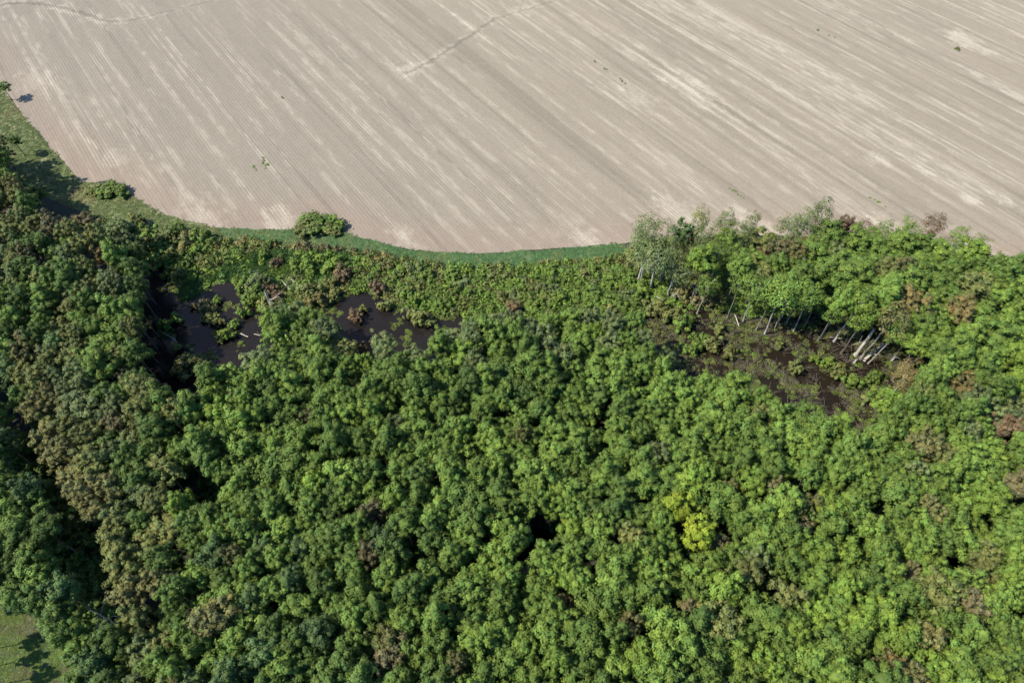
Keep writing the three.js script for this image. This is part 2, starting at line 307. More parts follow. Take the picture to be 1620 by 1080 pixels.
function trunkGeo(seed, { h = 9, r = 0.2, cy = 10, R = 3, limbs = 5, lean = 0.3, targets }) {
  const rng = rngOf(seed), parts = [], top = [(rng() - 0.5) * lean * 2, h, (rng() - 0.5) * lean * 2];
  parts.push(limb([0, -0.15, 0], top, r, r * 0.4, 5, 7, 0.008, rng), limb([0, -0.15, 0], [top[0] * 0.12, h * 0.12, top[2] * 0.12], r * 1.75, r * 0.98, 2, 7, 0, rng));
  for (let k = 0; k < limbs; k++) {
    const f = 0.55 + 0.4 * rng(), t = targets ? targets[Math.floor(rng() * targets.length)] : [Math.cos(k * 2.4) * R * 0.7, cy + rng() * 2, Math.sin(k * 2.4) * R * 0.7];
    parts.push(limb([top[0] * f, h * f, top[2] * f], [t[0] * 0.95, Math.max(t[1], h * f + 0.4), t[2] * 0.95], r * 0.42, r * 0.1, 3, 5, 0.06, rng));
  }
  return mergeGeometries(parts);
}
// leaf colours, linear
const HUES = {
  'deep green': [0.100, 0.156, 0.031], 'mid green': [0.134, 0.204, 0.036], 'fresh green': [0.154, 0.230, 0.038], 'lime green': [0.182, 0.268, 0.038], 'bright yellow': [0.270, 0.330, 0.030], 'olive': [0.165, 0.182, 0.050],
  'grey green': [0.150, 0.188, 0.064], 'blue green': [0.098, 0.156, 0.046], 'olive brown': [0.180, 0.172, 0.056], 'golden brown': [0.225, 0.178, 0.060], 'reddish brown': [0.170, 0.116, 0.060], 'dull brown': [0.172, 0.152, 0.066],
};
const leafMats = {};
for (const [k, c] of Object.entries(HUES)) leafMats[k] = [0.77, 0.92, 1.08].map((f) => new THREE.MeshPhysicalMaterial({ name: k + ' leaves', color: new THREE.Color().setRGB(c[0] * f, c[1] * f, c[2] * f), vertexColors: true, roughness: 0.7, specularIntensity: 0.3, transmission: 0.28, thickness: 0, side: THREE.DoubleSide }));
const leafWhite = new THREE.MeshPhysicalMaterial({ name: 'mixed leaves', color: 0xffffff, vertexColors: true, roughness: 0.7, specularIntensity: 0.3, transmission: 0.28, thickness: 0, side: THREE.DoubleSide });
const barkTex = texture(64, 256, (x, y, o) => { const n = fbm(x / 6, y / 26, 71, 3), k = sstep(0.6, 0.75, fbm(x / 9, y / 5, 72, 2)); for (let i = 0; i < 3; i++) o[i] = [0.40, 0.375, 0.33][i] * (0.55 + 0.7 * n) * (1 - 0.6 * k); });
const barkPale = new THREE.MeshStandardMaterial({ name: 'pale bark', map: barkTex, roughness: 0.95 });
const barkDark = new THREE.MeshStandardMaterial({ name: 'dark bark', map: barkTex, color: new THREE.Color().setRGB(0.36, 0.32, 0.28), roughness: 1 });
const barkGrey = new THREE.MeshStandardMaterial({ name: 'grey bark', map: barkTex, color: new THREE.Color().setRGB(0.62, 0.58, 0.53), roughness: 1 });
const deadWood = new THREE.MeshStandardMaterial({ name: 'bleached wood', map: barkTex, color: new THREE.Color().setRGB(1.2, 1.15, 1.06), roughness: 0.95 });

const KINDS = {};
function kind(name, n, opt, tr) {
  KINDS[name] = Array.from({ length: n }, (_, k) => {
    const c = crownGeo(1000 + 97 * k + name.length * 1311, opt);
    return { crown: c.geo, trunk: trunkGeo(500 + k * 31 + name.length, { ...tr, cy: opt.cy, R: opt.R, targets: c.clumps }), cy: opt.cy, R: opt.R };
  });
}
kind('broad', 7, { R: 2.6, Ry: 3.2, cy: 11, clumps: 52, leaves: 72, leaf: 0.145, clumpR: [0.42, 0.98], vary: 0.22, bend: 0.55 }, { h: 11.5, r: 0.2 });
kind('fine', 4, { R: 2.6, Ry: 3.1, cy: 11, clumps: 60, leaves: 90, leaf: 0.125, clumpR: [0.36, 0.72], vary: 0.22, bend: 0.3 }, { h: 11.5, r: 0.18 });
kind('airy', 4, { R: 2.5, Ry: 4.0, cy: 12, clumps: 58, leaves: 62, leaf: 0.13, clumpR: [0.45, 0.95], core: false, low: -0.8, vary: 0.25, bend: 0.3 }, { h: 13.5, r: 0.13, limbs: 9 });
kind('tall', 5, { R: 2.3, Ry: 3.1, cy: 13, clumps: 52, leaves: 62, leaf: 0.16, clumpR: [0.4, 0.85], core: false, low: -0.85, vary: 0.3, bend: 0.35 }, { h: 14, r: 0.2, limbs: 10, lean: 0.5 });
kind('shrub', 5, { R: 1.25, Ry: 1.15, cy: 0.8, clumps: 17, leaves: 34, leaf: 0.15, clumpR: [0.35, 0.62], low: -0.4, vary: 0.3 }, { h: 1, r: 0.05, limbs: 3 });

const allTrees = [];
// one tree: group at its foot > trunk, crown
function tree(type, v, hue, tone, x, z, h, wide, turn, bark = barkDark, lean) {
  const k = KINDS[type][v % KINDS[type].length], s = h / (k.cy + (type === 'tall' ? 3.5 : type === 'airy' ? 4 : 3.3));
  const g = base('tree', x, 0, z, turn);
  if (lean) g.rotation.set(lean[0], turn, lean[1], 'ZXY');
  const t = meshOf('trunk', k.trunk, bark, g), c = meshOf('crown', k.crown, leafMats[hue][tone], g);
  t.scale.set(wide, s, wide); c.scale.set(wide, s, wide);
  allTrees.push({ g, hue, tone, x, z, h, wide: wide * k.R, type });
  return g;
}
function shrub(v, hue, tone, x, z, s, tall = 1, turn = 0) {
  const k = KINDS.shrub[v % KINDS.shrub.length], g = base('shrub', x, 0, z, turn);
  const f = meshOf('foliage', k.crown, leafMats[hue][tone], g), st = meshOf('stem', k.trunk, barkDark, g);
  f.scale.set(s, s * tall, s); st.scale.set(s, s * tall, s);
  return g;
}

// ---------------------------------------------------------------- where the woodland stands (photo pixels of the crown centres)
const WOOD = [[-160, 180], [-60, 215], [-20, 228], [4, 236], [-4, 258], [14, 278], [34, 306], [46, 330], [110, 366], [190, 384], [210, 418], [214, 480], [216, 560], [228, 610], [262, 640], [300, 640], [330, 600], [352, 588], [400, 570], [428, 548], [424, 510], [440, 486], [478, 490], [520, 522], [560, 546], [615, 542], [655, 566], [700, 534], [770, 514], [830, 508], [880, 512], [940, 504], [1000, 512], [1034, 545], [1070, 604], [1115, 612], [1160, 602], [1215, 632], [1290, 668], [1360, 690], [1400, 668], [1430, 655], [1460, 600], [1452, 530], [1410, 478], [1350, 452], [1280, 440], [1200, 434], [1130, 424], [1098, 425], [1086, 400], [1080, 372], [1130, 362], [1200, 362], [1240, 356], [1300, 350], [1380, 364], [1460, 376], [1540, 392], [1640, 420], [1780, 440], [1780, 1180], [-200, 1180], [-160, 1000], [-10, 950], [60, 955], [95, 1000], [100, 1200], [-20, 1250], [-200, 900]];
const NO = [
  [[-40, 560], [4, 588], [52, 650], [102, 735], [144, 800], [174, 850], [196, 900], [204, 960], [198, 1020], [138, 1005], [124, 940], [98, 880], [68, 820], [38, 760], [10, 690], [-16, 650], [-40, 640]],
  [[248, 758], [300, 738], [346, 742], [352, 800], [322, 812], [296, 812], [262, 786]],
  [[818, 814], [872, 804], [892, 836], [886, 872], [848, 882], [820, 864]],
  [[738, 868], [784, 862], [786, 892], [744, 898]],
  [[606, 648], [634, 646], [632, 672], [608, 674]],
  [[1012, 590], [1036, 588], [1036, 640], [1014, 640]],
  [[690, 566], [722, 556], [730, 590], [700, 598]],
  [[-200, 945], [10, 945], [70, 955], [100, 1000], [110, 1200], [-200, 1250]],
];
const rng = rngOf(20240917);
const placed = [];      // [x, z, radius]
const clear = (x, z, r) => placed.every((p) => (p[0] - x) ** 2 + (p[1] - z) ** 2 > ((p[2] + r) * 0.715) ** 2);

// individual trees that stand out: [px, py of the crown, type, hue, tone, height, width]
const SPECIAL = [
  [1088, 768, 'broad', 'lime green', 2, 15, 1.0], [1072, 802, 'broad', 'bright yellow', 0, 15, 0.9], [1106, 842, 'broad', 'bright yellow', 1, 15.5, 0.85], [1108, 745, 'broad', 'lime green', 1, 15, 0.9], [1146, 932, 'broad', 'lime green', 1, 15, 1.0], [1142, 985, 'fine', 'olive', 2, 15, 1.1],
  [886, 905, 'broad', 'lime green', 1, 14, 0.8], [912, 914, 'broad', 'fresh green', 2, 14, 0.8], [874, 800, 'broad', 'lime green', 0, 13, 0.7], [902, 838, 'broad', 'lime green', 1, 12, 0.7], [798, 832, 'broad', 'fresh green', 2, 14, 0.85],
  [352, 655, 'broad', 'lime green', 1, 14, 0.9], [338, 632, 'broad', 'lime green', 0, 14, 0.8], [312, 690, 'broad', 'lime green', 1, 12, 0.8], [278, 712, 'broad', 'lime green', 0, 11, 0.7], [284, 800, 'broad', 'lime green', 1, 13, 0.7], [500, 762, 'broad', 'lime green', 2, 14, 0.7], [580, 578, 'broad', 'lime green', 0, 13, 0.7], [428, 512, 'broad', 'lime green', 0, 12, 0.8], [935, 533, 'broad', 'lime green', 0, 13, 0.9], [1012, 1042, 'broad', 'lime green', 0, 15, 0.8], [880, 1048, 'broad', 'lime green', 0, 15, 0.7],
  [1330, 480, 'broad', 'fresh green', 2, 15, 0.8], [1370, 500, 'tall', 'lime green', 0, 15, 0.9], [1455, 548, 'broad', 'lime green', 0, 14, 1.0], [1480, 530, 'broad', 'fresh green', 1, 14, 0.8], [1402, 640, 'broad', 'lime green', 1, 13, 0.9], [1338, 880, 'broad', 'lime green', 0, 14, 0.9], [1290, 872, 'broad', 'lime green', 0, 15, 0.9], [1315, 800, 'broad', 'lime green', 0, 15, 0.85], [1190, 765, 'broad', 'lime green', 0, 15, 0.8], [1470, 905, 'broad', 'lime green', 0, 14, 0.85], [1565, 790, 'broad', 'lime green', 0, 15, 0.95],
  [1440, 482, 'fine', 'golden brown', 1, 16, 1.15], [1518, 492, 'fine', 'golden brown', 1, 15, 1.0], [1438, 592, 'airy', 'golden brown', 1, 12, 0.95], [1520, 612, 'fine', 'golden brown', 0, 14, 1.05], [1492, 634, 'fine', 'olive brown', 1, 13, 0.7], [1592, 678, 'fine', 'reddish brown', 2, 14, 0.9], [1460, 705, 'fine', 'olive brown', 1, 15, 1.1], [1488, 722, 'fine', 'olive', 1, 14, 0.9], [1468, 808, 'fine', 'olive brown', 2, 14, 0.8], [1606, 770, 'fine', 'dull brown', 2, 15, 0.8], [1440, 908, 'fine', 'dull brown', 2, 13, 0.6], [1534, 955, 'fine', 'dull brown', 2, 15, 0.8], [1464, 1008, 'fine', 'olive brown', 2, 15, 0.75], [1404, 1046, 'fine', 'golden brown', 0, 14, 0.5], [1440, 1075, 'fine', 'olive brown', 1, 15, 0.8], [1152, 778, 'fine', 'olive brown', 1, 13, 0.6], [1220, 775, 'fine', 'dull brown', 2, 14, 0.6], [1268, 840, 'fine', 'dull brown', 1, 13, 0.6], [1135, 858, 'fine', 'dull brown', 1, 12, 0.55], [1086, 962, 'fine', 'dull brown', 2, 13, 0.5], [1196, 888, 'fine', 'grey green', 2, 14, 0.75],
  [338, 982, 'fine', 'olive brown', 1, 15, 1.1], [622, 1035, 'fine', 'dull brown', 1, 14, 0.9], [612, 1012, 'fine', 'olive', 0, 14, 0.8], [720, 1050, 'fine', 'olive brown', 0, 14, 0.6], [1000, 850, 'fine', 'olive', 2, 14, 0.8], [892, 955, 'fine', 'golden brown', 0, 12, 0.45], [995, 988, 'fine', 'olive brown', 0, 14, 0.7], [585, 880, 'fine', 'dull brown', 0, 14, 0.7], [590, 810, 'fine', 'dull brown', 0, 14, 0.7], [486, 665, 'fine', 'dull brown', 2, 13, 0.6], [572, 620, 'fine', 'olive brown', 1, 12, 0.6], [370, 880, 'fine', 'olive brown', 0, 14, 0.6], [915, 720, 'fine', 'mid green', 1, 14, 0.8], [1040, 720, 'fine', 'grey green', 0, 14, 0.8], [826, 690, 'fine', 'olive', 0, 14, 0.6],
  [574, 552, 'fine', 'reddish brown', 1, 9, 0.5], [545, 560, 'fine', 'olive', 2, 12, 0.9], [470, 500, 'fine', 'grey green', 2, 12, 0.9], [505, 526, 'fine', 'grey green', 1, 12, 1.0], [606, 544, 'fine', 'grey green', 2, 11, 0.9], [718, 540, 'fine', 'grey green', 2, 11, 1.0], [778, 516, 'fine', 'grey green', 2, 10, 1.0], [838, 520, 'fine', 'grey green', 1, 11, 0.8], [660, 570, 'fine', 'grey green', 1, 12, 0.9],
  [22, 342, 'fine', 'reddish brown', 1, 11, 1.1], [105, 362, 'fine', 'reddish brown', 0, 10, 0.8], [132, 352, 'fine', 'dull brown', 0, 8, 0.9], [165, 405, 'fine', 'golden brown', 0, 12, 0.8], [186, 362, 'fine', 'grey green', 2, 11, 0.9], [70, 385, 'fine', 'grey green', 1, 12, 1.0], [196, 386, 'fine', 'grey green', 0, 11, 0.9], [110, 395, 'broad', 'fresh green', 0, 12, 0.8], [180, 440, 'fine', 'dull brown', 0, 11, 0.8], [30, 395, 'fine', 'blue green', 2, 12, 0.9], [160, 580, 'broad', 'fresh green', 0, 14, 1.0], [92, 540, 'broad', 'blue green', 2, 13, 0.9], [58, 306, 'broad', 'deep green', 0, 8, 0.9], [24, 290, 'broad', 'deep green', 0, 9, 0.9], [6, 252, 'fine', 'deep green', 0, 9, 0.8], [-10, 222, 'fine', 'deep green', 0, 11, 0.8], [22, 222, 'broad', 'deep green', 0, 6, 0.55], [5, 138, 'broad', 'deep green', 1, 5, 0.65],
  [206, 404, 'broad', 'deep green', 0, 11.5, 0.8], [200, 366, 'broad', 'deep green', 0, 9, 0.8], [212, 430, 'broad', 'deep green', 1, 13, 0.8], [216, 455, 'fine', 'deep green', 0, 14, 0.8], [212, 478, 'broad', 'deep green', 0, 14, 0.7], [210, 520, 'fine', 'olive', 0, 14, 0.8], [214, 556, 'broad', 'deep green', 1, 14, 0.8], [198, 600, 'fine', 'dull brown', 0, 11, 0.6], [182, 672, 'fine', 'dull brown', 1, 13, 0.7], [205, 495, 'airy', 'olive', 1, 9, 0.7], [170, 500, 'fine', 'olive', 0, 11, 0.8],
  [1480, 352, 'airy', 'reddish brown', 1, 11, 0.85], [1338, 358, 'fine', 'reddish brown', 0, 11, 0.8], [1362, 362, 'airy', 'reddish brown', 0, 10, 0.7], [1300, 338, 'airy', 'grey green', 0, 15, 0.9], [1250, 358, 'airy', 'grey green', 1, 13, 1.0], [1275, 352, 'airy', 'grey green', 2, 14, 0.9], [1400, 362, 'airy', 'mid green', 1, 11, 0.7], [1440, 362, 'airy', 'fresh green', 1, 10, 0.8], [1518, 374, 'airy', 'mid green', 2, 10, 0.8], [1550, 386, 'airy', 'grey green', 2, 9, 0.8], [1238, 395, 'fine', 'dull brown', 0, 12, 0.9], [1260, 402, 'fine', 'olive brown', 0, 13, 0.9], [1210, 402, 'fine', 'reddish brown', 0, 8, 0.6], [1400, 430, 'fine', 'olive', 1, 14, 0.9], [1428, 425, 'fine', 'olive brown', 0, 14, 0.8], [1190, 348, 'airy', 'grey green', 1, 11, 0.55], [1150, 352, 'airy', 'grey green', 1, 12, 0.9], [1172, 372, 'airy', 'grey green', 1, 12, 0.9],
  [1108, 345, 'airy', 'olive', 2, 13, 0.7], [1082, 368, 'fine', 'blue green', 1, 13, 0.8], [1112, 372, 'airy', 'grey green', 1, 13, 0.9], [1092, 378, 'fine', 'reddish brown', 0, 11, 0.6], [1112, 412, 'broad', 'lime green', 0, 14, 1.0], [1170, 425, 'broad', 'fresh green', 1, 14, 0.9], [1140, 400, 'airy', 'mid green', 1, 13, 0.9], [1230, 420, 'broad', 'fresh green', 0, 13, 0.9], [1060, 392, 'airy', 'grey green', 1, 12, 0.8],
];
for (const [px, py, h, w] of [[-40, 965, 12, 0.8], [-26, 1030, 10, 0.42], [-28, 1058, 10, 0.4], [-18, 1086, 10.5, 0.45], [-24, 1116, 11, 0.5]]) { const [x, z] = G(px, py); tree('broad', Math.floor(rng() * 4), 'deep green', 1, x, z, h, w, rng() * 6.28); placed.push([x, z, 2]); }
for (const [px, py, type, hue, tone, h, w] of SPECIAL) {
  const [x, z] = G(px, py, h * 0.78);
  tree(type, Math.floor(rng() * 6), hue, tone, x, z, h, w, rng() * 6.28, type === 'airy' ? barkPale : barkDark);
  placed.push([x, z, w * 2.3]);
}
// trees at the swamp with bare pale trunks: [foot px, foot py, head px, head py, height, hue, tone, type, width]
const BARE = [
  [1150, 504, 13, 'fresh green', 0, 'tall', 0.6, 0, 0], [1226, 519, 13, 'mid green', 2, 'tall', 0.55, 0, 0], [1244, 512, 14, 'fresh green', 1, 'tall', 0.6, 0, 0], [1272, 519, 12.5, 'mid green', 1, 'tall', 0.55, 0, 0.03], [1307, 519, 14, 'fresh green', 2, 'tall', 0.6, 0, -0.03], [1336, 531, 13.5, 'mid green', 2, 'tall', 0.55, 0, 0], [1388, 561, 13, 'olive', 2, 'tall', 0.55, 0, -0.04], [1402, 549, 14, 'fresh green', 0, 'tall', 0.6, 0, -0.04],
  [1009, 446, 14, 'grey green', 2, 'airy', 1.15, 0, 0], [1012, 446, 13, 'grey green', 1, 'airy', 0.8, 0.03, 0.05], [1029, 456, 15, 'grey green', 2, 'airy', 1.2, 0, 0.02], [1025, 432, 14.5, 'grey green', 1, 'airy', 1.2, 0, 0], [1056, 470, 12, 'grey green', 1, 'airy', 0.8, 0, -0.05], [1062, 462, 12, 'olive', 1, 'airy', 0.9, 0, -0.03], [1044, 448, 13, 'grey green', 1, 'airy', 1.1, 0, 0],
  [1103, 496, 12, 'mid green', 1, 'tall', 0.85, 0, 0], [1196, 523, 14, 'fresh green', 0, 'tall', 0.8, 0, 0], [1210, 529, 14.5, 'fresh green', 2, 'tall', 1.0, 0, 0.02], [1256, 524, 13, 'mid green', 2, 'tall', 0.9, 0, 0], [1295, 539, 13, 'mid green', 1, 'tall', 0.8, 0, 0], [1320, 540, 16, 'lime green', 0, 'tall', 1.0, 0, 0.01], [1362, 567, 17, 'olive brown', 1, 'tall', 1.0, 0, -0.1], [1374, 575, 12, 'fresh green', 1, 'tall', 0.9, 0, -0.12], [1176, 508, 14, 'mid green', 1, 'tall', 1.1, 0, 0], [1232, 510, 14, 'mid green', 2, 'tall', 1.1, 0, 0], [1090, 482, 11, 'olive', 0, 'tall', 0.8, 0, 0],
];
const bare = [];
for (const [px, py, h, hue, tone, type, w, lx, lz] of BARE) {
  const [x, z] = G(px, py);
  const o = tree(type, Math.floor(rng() * 6), hue, tone, x, z, h * (0.9 + 0.2 * rng()), w * (0.9 + 0.35 * rng()), rng() * 6.28, type === 'airy' || rng() < 0.55 ? barkPale : barkGrey, [lx + 0.08 * (rng() - 0.5), lz + 0.1 * (rng() - 0.5)]), th = type === 'airy' ? 1.5 : px === 1320 || px === 1362 ? 1.05 : 0.55 + 0.3 * rng();
  o.children[0].scale.x *= th; o.children[0].scale.z *= th;
  bare.push(o);
  placed.push([x, z, 1.6 * w]);
}
// the closed canopy
function hueAt(px, py, r) {
  const n = fbm(px / 95, py / 95, 55, 3), q = n + (r - 0.5) * 0.45;
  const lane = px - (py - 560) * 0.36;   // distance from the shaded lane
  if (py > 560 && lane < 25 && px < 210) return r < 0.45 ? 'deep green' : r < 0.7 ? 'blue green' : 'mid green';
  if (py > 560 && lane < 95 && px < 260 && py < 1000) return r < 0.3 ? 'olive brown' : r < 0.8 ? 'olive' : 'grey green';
  if (px < 290) return r < 0.3 ? 'olive' : r < 0.5 ? 'deep green' : r < 0.66 ? 'grey green' : r < 0.69 ? 'dull brown' : r < 0.74 ? 'olive brown' : 'mid green';
  if (py > 840 && px < 700) return r < 0.2 ? 'blue green' : r < 0.46 ? 'deep green' : r < 0.97 ? 'mid green' : 'olive';
  if (px > 1150) return q > 0.73 ? 'lime green' : r < 0.42 ? 'mid green' : r < 0.86 ? 'fresh green' : r < 0.95 ? 'olive' : 'grey green';
  if (py < 580) return r < 0.35 ? 'grey green' : r < 0.7 ? 'mid green' : 'fresh green';
  return q > 0.62 ? 'fresh green' : r < 0.12 ? 'deep green' : r < 0.68 ? 'mid green' : r < 0.72 ? 'grey green' : 'fresh green';
}
const canopy = [];
{
  const cells = [];
  for (let x = -150; x < 175; x += 0.8) for (let z = -175; z < -4; z += 0.8) cells.push([x + rng() * 0.8, z + rng() * 0.8, rng()]);
  cells.sort((a, b) => a[2] - b[2]);
  for (const [x, z] of cells) {
    const h = 11 + 5.5 * fbm(x / 14, z / 14, 91, 2) + 2.6 * (hash2(Math.round(x * 9), Math.round(z * 9), 3) - 0.5), [px, py] = toPx(x, h * 0.78, z);
    if (!inPoly(WOOD, px, py) || NO.some((n) => inPoly(n, px, py))) continue;
    const w = (0.72 + 0.9 * rng() * rng() * rng() + 0.14 * rng()) * (px > 1080 && py < 560 ? 1.3 : 1);
    if (!clear(x, z, w * 2.35)) continue;
    const edge = py < 420 || (px < 260 && py < 620);
    placed.push([x, z, w * 2.35]);
    const hue = hueAt(px, py, rng()), tone = Math.floor(rng() * 3), type = ['grey green', 'olive brown', 'dull brown', 'olive'].includes(hue) ? 'fine' : rng() < 0.84 ? 'broad' : 'fine';
    canopy.push({ x, z, px, py, h: edge && py < 420 && px > 260 ? h * 0.85 : h, w, hue, tone, type, v: Math.floor(rng() * 6), turn: rng() * 6.28, far: toPx(x, h, z)[2] });
  }
}
const inView = (c) => c.px > -20 && c.px < 1640 && c.py < 1105;
canopy.sort((a, b) => (inView(b) ? 1000 : 0) - b.far + b.w * 12 - ((inView(a) ? 1000 : 0) - a.far + a.w * 12));
const KEEP = Math.max(0, 296 - allTrees.length), singles = canopy.slice(0, KEEP), rest = canopy.slice(KEEP);
for (const c of singles) tree(c.type, c.v, c.hue, c.tone, c.x, c.z, c.h, c.w, c.turn);
console.log('trees', allTrees.length, 'rest', rest.length);
// copies as one mass
function mass(name, label, category, lists) {
  const g = new THREE.Group(); g.name = numbered(name); g.userData = { kind: 'stuff', label, category }; scene.add(g);
  const M = new THREE.Matrix4(), Q = new THREE.Quaternion(), Y = new THREE.Vector3(0, 1, 0), col = new THREE.Color();
  for (const [part, geo, mat, items] of lists) {
    if (!items.length) continue;
    const im = shade(new THREE.InstancedMesh(geo, mat, items.length)); im.name = part; g.add(im);
    items.forEach((t, i) => { M.compose(new THREE.Vector3(t.x, t.y ?? 0, t.z), Q.setFromAxisAngle(Y, t.turn), new THREE.Vector3(t.sx, t.sy, t.sx)); im.setMatrixAt(i, M); if (t.c) im.setColorAt(i, col.setRGB(...t.c)); });
  }
  return g;
}
{
  const lists = [];
  for (const [type, vs] of Object.entries(KINDS)) vs.forEach((k, n) => {
    const mine = rest.filter((c) => c.type === type && c.v % vs.length === n).map((c) => ({ x: c.x, z: c.z, turn: c.turn, sx: c.w, sy: c.h / (k.cy + 3.3), c: HUES[c.hue].map((q) => q * [0.77, 0.92, 1.08][c.tone]) }));
    lists.push(['crown', k.crown, leafWhite, mine], ['trunk', k.trunk, barkDark, mine.map((m) => ({ ...m, c: undefined }))]);
  });
  mass('woodland', 'further broadleaf trees that close the woodland canopy behind the nearest crowns', 'woodland', lists);
}

// ---------------------------------------------------------------- shrubs
const shrubs = [];
function addShrub(px, py, s, hue, tone, tall = 1) { const [x, z] = G(px, py, s * 0.5); shrubs.push({ g: shrub(Math.floor(rng() * 5), hue, tone, x, z, s, tall, rng() * 6.28), hue, tone, px, py, s, x, z }); }
// in the field and along its edge
addShrub(490, 357, 2.6, 'olive', 0, 0.45); addShrub(516, 356, 2.6, 'mid green', 0, 0.45); addShrub(503, 350, 2.5, 'mid green', 0, 0.5); addShrub(528, 361, 1.6, 'olive', 1, 0.5); addShrub(476, 361, 1.5, 'olive', 1, 0.5);
addShrub(166, 294, 2.4, 'mid green', 0, 0.38); addShrub(184, 298, 2.2, 'mid green', 0, 0.45); addShrub(150, 300, 1.7, 'olive', 1, 0.4); addShrub(1516, 77, 0.6, 'olive', 0, 0.5);
// islets in the pond
for (const a of [[345, 477, 0.77, 'lime green', 0], [322, 480, 0.85, 'dull brown', 1], [331, 490, 1.10, 'olive brown', 1], [324, 507, 0.68, 'olive', 1], [341, 505, 1.10, 'olive', 2], [348, 512, 0.77, 'olive brown', 1], [358, 532, 1.10, 'lime green', 0], [346, 538, 0.68, 'olive', 2], [371, 516, 0.85, 'fresh green', 2], [387, 497, 1.10, 'mid green', 2], [281, 506, 0.94, 'mid green', 2], [262, 514, 1.10, 'fresh green', 1], [278, 550, 0.77, 'olive', 2], [305, 485, 0.68, 'dull brown', 2], [300, 570, 1.44, 'olive', 1], [292, 590, 1.70, 'olive brown', 0], [318, 580, 1.36, 'olive', 0], [330, 592, 1.27, 'mid green', 0],
  [405, 470, 1.6, 'mid green', 1], [402, 448, 1.7, 'grey green', 1], [412, 455, 1.7, 'grey green', 0], [420, 482, 1.3, 'olive', 2], [384, 450, 1.4, 'fresh green', 0], [432, 462, 1.28, 'reddish brown', 1], [438, 476, 1.12, 'reddish brown', 0], [545, 436, 1.52, 'reddish brown', 1], [596, 458, 1.28, 'reddish brown', 1], [438, 416, 0.96, 'reddish brown', 0], [566, 502, 1.20, 'reddish brown', 1], [572, 490, 0.8, 'olive', 2], [532, 470, 1.2, 'olive', 2], [492, 465, 1.7, 'olive', 1], [500, 476, 1.5, 'olive brown', 1], [610, 484, 1.1, 'olive', 2], [648, 500, 1.2, 'olive', 2], [660, 478, 1.3, 'fresh green', 1], [668, 508, 1.5, 'olive', 1], [812, 490, 1.20, 'reddish brown', 1], [640, 466, 1.2, 'mid green', 2], [700, 486, 1.3, 'fresh green', 0], [426, 388, 1.0, 'deep green', 2], [420, 404, 1.0, 'fresh green', 1], [490, 416, 1.2, 'lime green', 1], [532, 418, 1.2, 'lime green', 0],
  // swamp islets and mats of leaves
  [1128, 545, 1.4, 'olive', 1], [1108, 540, 1.3, 'mid green', 0], [1098, 556, 1.3, 'mid green', 1], [1135, 520, 1.1, 'olive', 1], [1152, 560, 1.2, 'olive', 0], [1352, 530, 1.0, 'olive', 2], [1330, 590, 1.3, 'olive', 1], [1345, 605, 1.3, 'fresh green', 0], [1310, 575, 0.9, 'lime green', 0], [1288, 568, 0.8, 'lime green', 0], [1060, 500, 1.6, 'olive', 1], [1080, 510, 1.6, 'mid green', 1], [1085, 470, 1.8, 'olive brown', 1], [1112, 475, 1.8, 'dull brown', 1], [1040, 490, 1.5, 'olive', 1], [1260, 585, 1.2, 'olive', 1], [1230, 545, 0.9, 'olive', 0], [1385, 600, 1.2, 'mid green', 0], [1375, 630, 1.2, 'olive', 1]]) addShrub(...a);
const BELT = [[[206, 352], [300, 368], [340, 378], [330, 398], [300, 412], [278, 440], [256, 436], [234, 400]], [[430, 402], [540, 408], [600, 416], [660, 424], [720, 432], [800, 432], [880, 426], [970, 418], [1010, 452], [1050, 480], [1010, 506], [930, 502], [820, 488], [740, 480], [660, 472], [600, 450], [550, 448], [500, 455], [460, 446], [420, 430]]];
const shrubSpots = [];
{
  const cells = [];
  for (let x = -90; x < 40; x += 0.9) for (let z = -125; z < -85; z += 0.9) cells.push([x + rng() * 0.9, z + rng() * 0.9, rng()]);
  cells.sort((a, b) => a[2] - b[2]);
  for (const [x, z] of cells) {
    const [px, py] = toPx(x, 0.8, z), which = BELT.findIndex((b) => inPoly(b, px, py));
    if (which < 0) continue;
    const n = fbm(px / 60, py / 30, 14, 2), s = which ? 0.6 + 0.9 * rng() * (0.4 + n) : 0.9 + 1.0 * rng();
    if (which && px < 620 && rng() < 0.6) continue;
    if (which && rng() < 0.42) continue;
    if (which && px < 460 && py > 405) continue;
    if (shrubSpots.some((p) => (p[0] - x) ** 2 + (p[1] - z) ** 2 < ((p[2] + s) * 0.88) ** 2) || shrubs.some((p) => (p.x - x) ** 2 + (p.z - z) ** 2 < ((p.s + s) * 0.8) ** 2)) continue;
    shrubSpots.push([x, z, s, px, py, which]);
  }
}
let nShrub = 0;
const moreShrubs = [];
